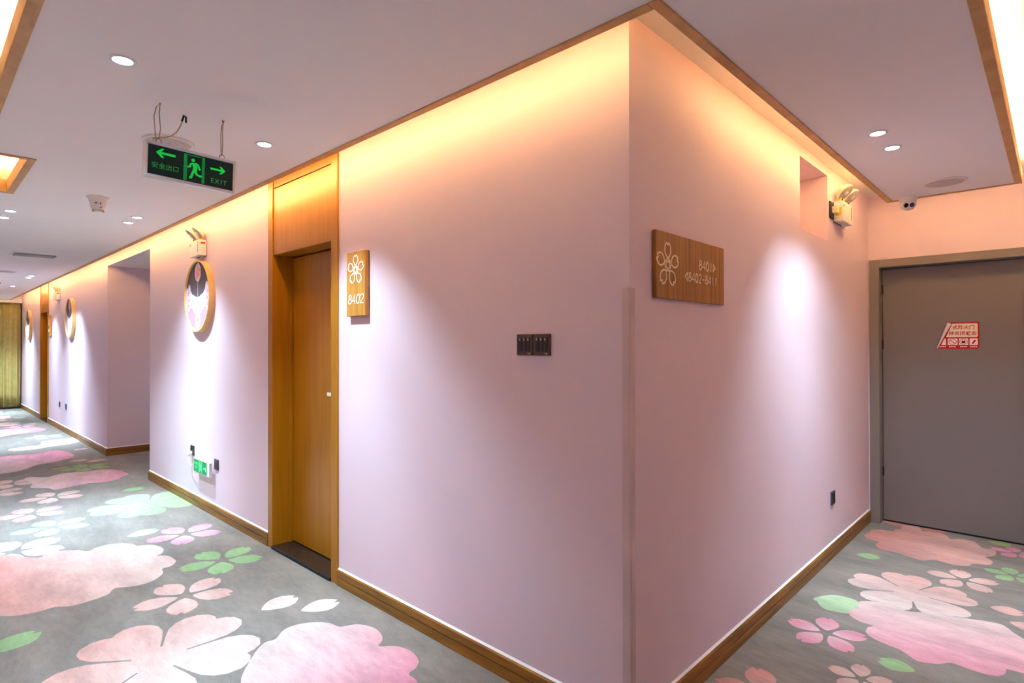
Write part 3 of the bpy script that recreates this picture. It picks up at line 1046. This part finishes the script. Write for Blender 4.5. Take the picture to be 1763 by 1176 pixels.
def emergency_light(loc, rz, label, plug=False):
    t = thing('emergency_light', label, 'emergency light', loc, rz, 'twin head emergency lights')
    body = box('body', -0.125, 0.125, -0.060, -0.004, -0.066, 0.066, 'white', t, 0.005, 2)
    box('mounting_plate', -0.115, 0.115, -0.004, 0.0, -0.07, 0.07, 'brown', t)
    box('indicator_strip', 0.075, 0.095, -0.0615, -0.0595, -0.035, 0.055, 'stripe', body)
    bm = bmesh.new()
    add_box(bm, -0.112, -0.092, -0.0612, -0.0595, 0.030, 0.045)
    obj('red_logo', bm, 'red', body)
    box('side_label', 0.1245, 0.1258, -0.050, -0.014, 0.030, 0.046, 'red', body)
    box('side_label', -0.1258, -0.1245, -0.050, -0.014, -0.03, 0.026, 'yellowlabel', body)
    tube('charge_cable', [(-0.05, -0.03, -0.064), (-0.03, -0.03, -0.085), (0.04, -0.03, -0.088), (0.10, -0.02, -0.07)], 0.004, 'white', t)
    n = (-0.08, -0.64, -0.66)
    for x in (-0.075, 0.085):
        fr = head_frame(n)
        c = Vector((x, -0.060, 0.128))
        hd = lathe('lamp_head', [(0, -0.042), (0.022, -0.040), (0.044, -0.028), (0.058, -0.006), (0.060, 0.004), (0.057, 0.006)], 'offwhite', t, c, uv=fr)
        lathe('lens', [(0.057, 0.005), (0.050, 0.008), (0.03, 0.010), (0.0, 0.011)], 'lens', hd, c, uv=fr)
        lathe('bulb_housing', [(0.016, 0.010), (0.016, 0.016), (0.0, 0.018)], 'alu', hd, c, uv=fr, seg=16)
        bm = bmesh.new()
        add_tube(bm, [(x, -0.032, 0.060), (x, -0.032, 0.085), c + Vector((0.01, 0.02, 0.01))], 0.010, 8)
        br = obj('swivel_bracket', bm, 'yellow', t, smooth=True)
        lathe('swivel_screw', [(0, 0), (0.006, 0), (0.006, 0.012), (0, 0.012)], 'black', br, (x - 0.006, -0.040, 0.085), (1, 0, 0), 8)
    return t


emergency_light((-4.262, 0, 2.228), 0, 'white twin head emergency light directly above a large round picture')
emergency_light((0, 2.660, 2.290), PI / 2, 'cream twin head emergency light beside the square wall niche')
emergency_light((-11.10, 0, 2.235), 0, 'small twin head emergency light far along by the far wooden door')
t = thing('wall_socket', 'black socket and plug behind the emergency light near the niche', 'socket', (0, 2.475, 2.290), PI / 2)
box('plate', -0.043, 0.043, -0.010, 0.0, -0.055, 0.055, 'black', t, 0.002)
box('plug', -0.012, 0.030, -0.045, -0.010, -0.022, 0.022, 'offwhite', t, 0.004)


# ------------------------------------------------------------------ exit signs
def runner(cx, cz, s, c, door):
    """running figure in a doorway, as filled outlines (local x,z)."""
    L = []
    pts = lambda P: [(cx + s * a, cz + s * b) for a, b in P]

    def limb(P, wd):
        out_l, out_r = [], []
        n = len(P)
        for i in range(n):
            d = Vector(P[min(i + 1, n - 1)]) - Vector(P[max(i - 1, 0)])
            d.normalize()
            q = Vector((-d.y, d.x)) * wd / 2
            out_l.append((P[i][0] + q.x, P[i][1] + q.y))
            out_r.append((P[i][0] - q.x, P[i][1] - q.y))
        return pts(out_l + out_r[::-1])
    L.append((pts([(-0.70, 1.0), (-0.46, 1.0), (-0.46, -1.0), (-0.70, -1.0)]), door))
    L.append((pts([(0.56, 1.0), (0.76, 1.0), (0.76, -1.0), (0.56, -1.0)]), door))
    L.append((pts([(-0.42, 1.0), (0.50, 1.0), (0.50, 0.93), (-0.42, 0.93)]), door))
    L.append((ellipse(cx - 0.06 * s, cz + 0.62 * s, 0.13 * s, 0.13 * s, 16), c))
    L.append((limb([(0.02, 0.42), (0.10, 0.05), (0.06, -0.18)], 0.30), c))
    L.append((limb([(-0.02, 0.40), (-0.22, 0.30), (-0.26, 0.10), (-0.44, 0.04)], 0.14), c))
    L.append((limb([(0.08, 0.40), (0.28, 0.34), (0.36, 0.10), (0.44, -0.04)], 0.15), c))
    L.append((limb([(0.04, -0.10), (-0.08, -0.40), (-0.18, -0.72), (-0.30, -0.74)], 0.18), c))
    L.append((limb([(0.08, -0.12), (0.22, -0.42), (0.48, -0.50), (0.56, -0.44)], 0.17), c))
    return L


def arrow(cx, cz, s, sgn, c):
    P = [(1.0, 0.0), (0.45, 0.52), (0.15, 0.52), (0.45, 0.14), (-1.0, 0.14), (-1.0, -0.14), (0.45, -0.14), (0.15, -0.52), (0.45, -0.52)]
    return [([(cx + sgn * s * a, cz + s * b) for a, b in P], c)]


t = thing('hanging_exit_sign', 'silver framed green exit sign with two arrows hung from the ceiling on wires', 'exit sign', (-1.572, -0.915, 2.149), PI / 2)
t.rotation_euler = (0, R(1.7), PI / 2)
HW_, HH_, DT = 0.177, 0.073, 0.014
bm = bmesh.new()
add_box(bm, -HW_ + 0.012, HW_ - 0.012, -DT, DT, HH_ - 0.012, HH_, 0.002)
fr = obj('frame_rail', bm, 'alu', t)
bm = bmesh.new()
add_box(bm, -HW_ + 0.012, HW_ - 0.012, -DT, DT, -HH_, -HH_ + 0.013, 0.002)
obj('frame_rail', bm, 'alu', t)
for s in (-1, 1):
    bm = bmesh.new()
    add_box(bm, min(s * HW_, s * (HW_ - 0.013)), max(s * HW_, s * (HW_ - 0.013)), -DT - 0.001, DT + 0.001, -HH_, HH_, 0.005, 3)
    obj('end_cap', bm, 'alu', t)
DG, GG, GD = lin((8, 26, 22)), lin((10, 190, 66)), lin((8, 120, 48))
PW, PH = HW_ - 0.013, HH_ - 0.0125
L = arrow(-0.100, 0.033, 0.036, -1, GG) + arrow(0.102, 0.018, 0.031, 1, GG) + runner(0.006, 0.0, 0.056, GG, GD)
panel = print_mesh('sign_panel', [(-PW, -PH), (PW, -PH), (PW, PH), (-PW, PH)], L, 'glowprint', t, to3=lambda u, v: (u, -0.0105, v), base_col=DG)
box('panel_back', -PW, PW, -0.010, 0.010, -PH, PH, 'black', t)
text_mesh('lettering', '安全出口', 'greentext', panel, -0.100, -0.022, 0.0255, -0.0110)
text_mesh('lettering', 'EXIT', 'greentext', panel, 0.106, -0.034, 0.027, -0.0110, xs=0.95, space=1.35)
hz = HC - 2.149 - 0.002
for x, wob in ((-0.125, 0.012), (0.120, 0.004)):
    tube('hook_ring', [(x + 0.010 * math.cos(a), 0.0, HH_ + 0.009 + 0.010 * math.sin(a)) for a in [2 * PI * k / 14 for k in range(14)]], 0.0016, 'steel', t, 6, True)
    tube('hanging_wire', [(x, 0.0, HH_ + 0.017), (x + wob * 0.4, 0.0, HH_ + 0.06), (x - wob * 0.1, 0.002, hz - 0.045), (x, 0, hz - 0.004), (x - wob * 1.0, 0.003, hz - 0.018), (x - wob * 1.6, 0.004, hz - 0.06), (x - wob * 1.1, 0.003, HH_ + 0.05), (x - wob * 0.9, 0, HH_ + 0.014)], 0.0019, 'wire', t, 6)
    lathe('ceiling_hook', [(0.0, 0.0), (0.006, 0.0), (0.003, -0.008), (0, -0.010)], 'steel', t, (x, 0, hz + 0.002), seg=10)
tube('power_cable', smooth_line([(-0.140, 0.0, HH_ + 0.001), (-0.146, 0.0, HH_ + 0.012), (-0.135, 0.002, HH_ + 0.022), (-0.105, 0.010, HH_ + 0.032), (-0.07, 0.025, HH_ + 0.055), (-0.045, 0.038, HH_ + 0.090), (-0.026, 0.045, hz - 0.028), (-0.022, 0.047, hz - 0.005)]), 0.0030, 'cable', t, 8)
tube('insulating_tape', [(-0.030, 0.044, hz - 0.034), (-0.022, 0.047, hz - 0.006), (-0.014, 0.047, hz - 0.010), (-0.013, 0.047, hz - 0.034)], 0.0042, 'tape', t, 8)

t = thing('wall_exit_sign', 'small lit green exit sign with right arrow low on the wall', 'exit sign', (-4.135, 0, 0.375))
box('housing', -0.190, 0.190, -0.045, -0.024, -0.060, 0.060, 'white', t, 0.005, 2)
box('wall_bracket', -0.06, 0.06, -0.025, 0.0, -0.02, 0.05, 'white', t, 0.003)
g1, g2 = lin((20, 120, 66)), lin((90, 255, 160))
L = arrow(0.088, -0.004, 0.036, 1, g2) + runner(-0.020, 0.0, 0.046, g2, g2)
pn = print_mesh('sign_panel', [(-0.180, -0.053), (0.135, -0.053), (0.135, 0.053), (-0.180, 0.053)], L, 'glowprint2', t, to3=lambda u, v: (u, -0.0457, v), base_col=g1)
text_mesh('lettering', '安全出口', 'greentext2', pn, -0.118, 0.018, 0.024, -0.0462)
text_mesh('lettering', 'EXIT', 'greentext2', pn, -0.118, -0.014, 0.030, -0.0462)
lathe('indicator_light', [(0, 0), (0.004, 0), (0, 0.002)], 'greentext2', t, (0.162, -0.045, -0.045), (0, -1, 0), 10)
for x in (-0.09, 0.12):
    lathe('hanging_lug', [(0.0, 0.0), (0.0095, 0.0), (0.0095, 0.018), (0.0, 0.018)], 'white', t, (x, -0.0345, 0.059), seg=14)
t2 = thing('power_plug', 'white plug with cable on the socket above the small exit sign', 'plug', (-4.48, -0.0125, 0.445))
lathe('plug_body', [(0, 0), (0.020, 0), (0.022, 0.012), (0.016, 0.030), (0, 0.032)], 'white', t2, (0, 0, 0), (0, -1, 0), 16)
tube('cable', [(0, -0.02, -0.012), (0.01, -0.025, -0.06), (0.05, -0.022, -0.10), (0.12, -0.03, -0.085), (0.150, -0.034, -0.07)], 0.003, 'white', t2)

# ------------------------------------------------------------------ sticker on the fire door
YL = YEND + 0.095
t = thing('warning_sticker', 'red and white warning sticker with a curled torn corner', 'sticker', (0.553, YL - 0.0008, 1.463))
WX, HX = 0.125, 0.098
out_l = [(-0.125, -0.098), (-0.052, 0.093), (-0.046, 0.098), (WX, 0.098), (WX, -0.085), (WX - 0.013, -0.098)]
RED, CRM, WH = lin((190, 18, 14)), lin((244, 232, 214)), lin((248, 236, 238))
L = [([(-0.068, -0.012), (-0.030, 0.088), (0.112, 0.088), (0.116, 0.084), (0.116, -0.006), (0.110, -0.012)], CRM)]
for x0, x1 in ((-0.100, -0.070), (-0.058, 0.0), (0.008, 0.062), (0.070, 0.116)):
    q = [(x0, -0.070), (x1, -0.070), (x1, -0.022), (x0, -0.022)]
    if x0 < -0.09:
        q = [(-0.098, -0.070), (-0.068, -0.070), (-0.068, -0.022), (-0.078, -0.022)]
    L.append((q, WH))
for cx in (-0.029, 0.035):
    L.append((ellipse(cx, -0.046, 0.024, 0.020, 22), RED))
    L.append((ellipse(cx, -0.046, 0.0205, 0.0168, 22), WH))
L.append(([(-0.046, -0.036), (-0.043, -0.032), (-0.012, -0.056), (-0.015, -0.060)], RED))
L.append(([(0.024, -0.056), (0.046, -0.056), (0.046, -0.040), (0.041, -0.044), (0.036, -0.040), (0.030, -0.044), (0.024, -0.040)], lin((34, 20, 26))))
L.append(([(0.030, -0.046), (0.040, -0.046), (0.046, -0.034), (0.042, -0.032), (0.036, -0.041), (0.028, -0.034), (0.025, -0.037)], RED))
L.append(([(0.084, -0.064), (0.083, -0.052), (0.090, -0.046), (0.092, -0.036), (0.098, -0.032), (0.106, -0.036), (0.104, -0.046), (0.098, -0.052), (0.094, -0.060)], RED))
stk = print_mesh('sticker_sheet', out_l, L, 'print', t, base_col=RED)
text_mesh('lettering', '式防火门', 'redtext', stk, 0.035, 0.058, 0.0325, -0.0008, bold=0.0006)
text_mesh('lettering', '持关闭状态', 'redtext', stk, 0.030, 0.014, 0.0325, -0.0008, bold=0.0006)
for x, wd in ((-0.088, 4), (-0.030, 4), (0.035, 4), (0.093, 4)):
    bm = bmesh.new()
    for k in range(wd):
        add_box(bm, x - 0.020 + k * 0.0105, x - 0.012 + k * 0.0105, -0.0010, -0.0006, -0.086, -0.079)
    obj('caption_line', bm, 'whitetext', stk)
# the torn corner, curled over itself: a tapering roll
bm = bmesh.new()
pa, pb = Vector((-0.122, 0, -0.093)), Vector((-0.050, 0, 0.094))
ax = (pb - pa).normalized()
side = Vector((ax.z, 0, -ax.x))
rows = []
for k in range(13):
    f = k / 12
    r = 0.002 + 0.010 * f
    c = pa.lerp(pb, f) + Vector((0, -r, 0))
    rows.append([bm.verts.new(c + side * (r * math.sin(a)) * 1.0 + Vector((0, r * math.cos(a), 0)) + side * (r * 0.6 * (j / 11))) for j, a in enumerate([-PI * (0.0 + 1.55 * j / 11) for j in range(12)])])
for A_, B_ in zip(rows, rows[1:]):
    for j in range(11):
        bm.faces.new((A_[j], A_[j + 1], B_[j + 1], B_[j]))
o = obj('curled_corner', bm, 'whitetext', stk, smooth=True)
o['label'] = 'curled white back of the peeled corner'

# ------------------------------------------------------------------ ceiling fixtures
SPOT_ID = [0]


def downlight(x, y, label, aim=(-0.04, 0.05, -1), power=1.0, size=100, mix=(0.60, 0.95), group='recessed downlights'):
    z = OPZ if y > 0 and x < -5 else HC
    t = thing('downlight', label, 'downlight', (x, y, z), 0, group)
    lathe('trim_ring', [(0.029, -0.002), (0.031, -0.005), (0.041, -0.004), (0.043, 0.0)], 'white', t)
    lathe('lens', [(0.0295, -0.0030), (0.02, -0.0027), (0.0, -0.0025)], 'ledglow', t)
    # wide spill and the narrower, stronger core of the beam
    for en, sz, bl in ((mix[0], size, 0.75), (mix[1], 58, 1.0)):
        d = bpy.data.lights.new('downlight_lamp', 'SPOT')
        d.energy = P_SPOT * power * en
        d.color = COOL
        d.spot_size = R(sz)
        d.spot_blend = bl
        d.shadow_soft_size = 0.03
        o = bpy.data.objects.new('downlight_lamp', d)
        o.rotation_euler = Vector(aim).to_track_quat('-Z', 'Y').to_euler()
        o.location = (x, y, z - 0.02)
        COL.objects.link(o)
    return t


downlight(-1.259, -1.230, 'round downlight between the hanging exit sign and the glowing ceiling tray', power=0.5)
downlight(-1.738, -0.536, 'round downlight right of the hanging exit sign near wooden door', power=1.15)
downlight(-4.056, -0.529, 'downlight above the large round picture, the one nearer door 8402', power=0.8)
downlight(-4.325, -0.526, 'downlight above the large round picture, the one nearer the side passage', power=0.8)
downlight(-4.478, -1.229, 'paired downlight right beside the small square ceiling tray')
downlight(-4.793, -1.240, 'paired downlight one step farther from the small square ceiling tray')
downlight(-9.450, -0.549, 'far paired downlight on the side toward the ceiling air vent', power=1.5)
downlight(-9.750, -0.548, 'far paired downlight on the side toward the far wooden door', power=1.5)
downlight(-11.461, -0.560, 'single far downlight in front of the far wooden door', power=1.5)
downlight(0.480, 1.389, 'paired downlight in the short corridor, farther from the round speaker', (-0.02, 0.30, -1), 0.55, 104, (0.58, 0.95))
downlight(0.488, 1.671, 'paired downlight in the short corridor, nearer the round speaker', (-0.02, 0.30, -1), 0.55, 104, (0.58, 0.95))
downlight(-14.35, -0.62, 'end downlight by the curtain, the one nearer the far door', power=1.5)
downlight(-14.65, -0.62, 'end downlight by the curtain, the one right beside it', power=1.5)
downlight(-6.74, 1.7, 'added unseen fill downlight inside the side passage', (0, 0, -1), 0.3, 130, (0.9, 0.2))  # lamp added out of view to brighten the passage side wall
FILL_LABEL = 'added unseen fill downlight along the opposite wall of the long corridor'  # unseen row added for fill, its floor bounce lifts the ceiling
for x in (0.9, -1.74, -4.2, -6.9, -9.6, -12.0, -14.4):
    downlight(x, -2.75, FILL_LABEL, power=0.7)
FILL_LABEL = 'added unseen fill downlight along the outer wall of the short corridor'  # these lamps too are added out of view for ceiling bounce
for y in (-1.4, 0.6, 2.2):
    downlight(2.15, y, FILL_LABEL, power=0.3)


def speaker(x, y, r, label):
    t = thing('ceiling_speaker', label, 'speaker', (x, y, HC), 0, 'round ceiling speakers')
    lathe('rim', [(r, 0.0), (r, -0.008), (r - 0.006, -0.011), (r - 0.014, -0.009), (r - 0.015, -0.004)], 'white', t, seg=48)
    lathe('grille', [(r - 0.014, -0.006), (r * 0.5, -0.007), (0.0, -0.0075)], 'grille', t, seg=48)
    for q in (0.35, 0.6):
        lathe('grille_ring', [(r * q, -0.0065), (r * q + 0.002, -0.0085), (r * q + 0.004, -0.0065)], 'grille', t, seg=40)
    lathe('centre_boss', [(0.010, -0.007), (0.010, -0.010), (0.0, -0.011)], 'grille', t, seg=16)
    return t


speaker(-2.05, -0.869, 0.112, 'round white ceiling speaker behind the hanging exit sign')
speaker(0.595, 2.615, 0.112, 'round ceiling speaker near the security camera and grey door')
speaker(-9.02, -0.86, 0.112, 'far round ceiling speaker between air vent and far downlights')

t = thing('smoke_detector', 'white bowl shaped detector hanging under the corridor ceiling', 'detector', (-3.557, -0.870, HC))
lathe('body', [(0, 0), (0.066, 0.0), (0.066, -0.006), (0.055, -0.016), (0.050, -0.040), (0.044, -0.066), (0.034, -0.086), (0.020, -0.097), (0, -0.100)], 'white', t, seg=40)
for k in range(18):
    a = 2 * PI * k / 18
    bm = bmesh.new()
    add_box(bm, 0.026, 0.0345, -0.0016, 0.0016, -0.0945, -0.081)
    bmesh.ops.rotate(bm, verts=bm.verts, cent=(0, 0, 0), matrix=Matrix.Rotation(a, 3, 'Z'))
    obj('vent_slot', bm, 'stripe', t)
vd = Vector((CAM.x + 3.557, CAM.y + 0.870, 0)).normalized()
vs_ = Vector((-vd.y, vd.x, 0))
for du, z, r_, s_ in ((0.012, -0.048, 0.0465, 0.0045), (-0.008, -0.047, 0.0475, 0.004), (-0.016, -0.047, 0.0445, 0.004), (0.015, -0.072, 0.0385, 0.004)):
    lathe('indicator', [(0, 0.0), (s_, 0.0), (s_, 0.003), (0, 0.004)], 'dark', t, vd * r_ + vs_ * du + Vector((0, 0, z)), vd, 10)

t = thing('air_vent', 'recessed rectangular air vent in the corridor ceiling', 'vent', (-6.99, -0.80, HC))
bm = bmesh.new()
for a in ((-0.125, 0.125, -0.195, -0.175), (-0.125, 0.125, 0.175, 0.195), (-0.125, -0.105, -0.175, 0.175), (0.105, 0.125, -0.175, 0.175)):
    add_box(bm, *a, -0.007, 0.0)
obj('vent_frame', bm, 'white', t)
for k in range(6):
    bm = bmesh.new()
    add_box(bm, -0.016, 0.016, -0.175, 0.175, -0.001, 0.001)
    bmesh.ops.rotate(bm, verts=bm.verts, cent=(0, 0, 0), matrix=Matrix.Rotation(R(28), 3, 'Y'))
    bmesh.ops.translate(bm, verts=bm.verts, vec=(-0.086 + 0.0345 * k, 0, -0.010))
    obj('louvre', bm, 'white', t)
box('duct_plate', -0.105, 0.105, -0.175, 0.175, -0.0015, 0.0, 'grey', t)

t = thing('security_camera', 'white turret security camera at the ceiling edge above the grey door', 'camera', (0.362, 2.90, HC))
lathe('base', [(0, 0), (0.056, 0), (0.056, -0.006), (0.050, -0.024), (0.046, -0.034), (0.0, -0.034)], 'white', t, seg=40)
view = Vector((0.30, -0.86, -0.42)).normalized()
cB = Vector((0, 0, -0.046))
lathe('ball', [(0.046 * math.sin(PI * k / 14), -0.046 * math.cos(PI * k / 14)) for k in range(12)] + [(0.034, 0.031), (0.0, 0.032)], 'white', t, cB, view, 32)
hu = Vector((0, 0, 1)).cross(view).normalized()
for s in (-1, 1):
    c = cB + view * 0.0315 + hu * (0.0175 * s)
    ln = lathe('lens', [(0.0150, 0.0), (0.0150, 0.0025), (0.011, 0.003), (0, 0.0035)], 'lensblack' if s < 0 else 'grey', t, c, view, 24)
lathe('cable_gland', [(0, 0), (0.008, 0), (0.008, -0.005), (0, -0.006)], 'dark', t, (0.045, 0.0, -0.004), seg=10)

t = thing('dome_camera', 'tiny dark dome camera on the far corridor ceiling', 'camera', (-10.55, -0.83, HC))
lathe('base', [(0, 0), (0.06, 0), (0.06, -0.02), (0.05, -0.03), (0, -0.03)], 'white', t, seg=28)
lathe('dome', [(0.045, -0.028), (0.042, -0.05), (0.028, -0.066), (0.0, -0.073)], 'lensblack', t, seg=28)

# ------------------------------------------------------------------ corner guard
t = thing('corner_guard', 'pale plastic guard strip covering the wall corner', 'corner guard', (0, 0, 0))
bm = bmesh.new()
P = [(-0.030, -0.0005), (-0.030, -0.003), (-0.004, -0.0042), (0.003, -0.003), (0.0042, 0.004), (0.003, 0.030), (0.0005, 0.030), (0.0005, -0.0005)]
a = [bm.verts.new((x, y, 0.10)) for x, y in P]
b = [bm.verts.new((x, y, 1.600)) for x, y in P]
bm.faces.new(a)
bm.faces.new(b[::-1])
for i in range(len(P)):
    j = (i + 1) % len(P)
    bm.faces.new((a[i], b[i], b[j], a[j]))
obj('guard_strip', bm, 'guard', t)

# ------------------------------------------------------------------ curtain at the far end
t = thing('curtain', 'olive gold floor length pleated curtain closing the corridor end', 'curtain', (-15.72, -1.66, 0))
NC, NZ_ = 520, 8
y0, y1 = -1.61, 1.635
bm = bmesh.new()
rows = []
for j in range(NZ_ + 1):
    f = j / NZ_
    z = 0.05 + (2.355 - 0.05) * f
    row = []
    for i in range(NC + 1):
        u = i / NC
        ph = u * 34 * 2 * PI + 1.2 * math.sin(u * 23) + 0.15 * math.sin(3 * f)
        amp = 0.038 + 0.014 * math.sin(u * 71)
        row.append((amp * (math.sin(ph) + 0.25 * math.sin(2 * ph + 0.6)) * (0.75 + 0.25 * (1 - f)), y0 + (y1 - y0) * u + 0.006 * math.cos(ph), z))
    rows.append(row)
vv = [[[bm.verts.new((p[0] + dx, p[1], p[2])) for p in row] for row in rows] for dx in (0.0, -0.004)]
for s in (0, 1):
    for j in range(NZ_):
        for i in range(NC):
            bm.faces.new((vv[s][j][i], vv[s][j][i + 1], vv[s][j + 1][i + 1], vv[s][j + 1][i]))
for j in (0, NZ_):
    for i in range(NC):
        bm.faces.new((vv[0][j][i], vv[0][j][i + 1], vv[1][j][i + 1], vv[1][j][i]))
for i in (0, NC):
    for j in range(NZ_):
        bm.faces.new((vv[0][j][i], vv[0][j + 1][i], vv[1][j + 1][i], vv[1][j][i]))
obj('fabric', bm, 'curtain', t, smooth=True)
box('curtain_rail', -0.02, 0.02, y0, y1, 2.355, 2.39, 'white', t)
struct(box('trim_curtain', -15.66, -15.64, YOPP, -0.002, 2.352, HT, 'white'))
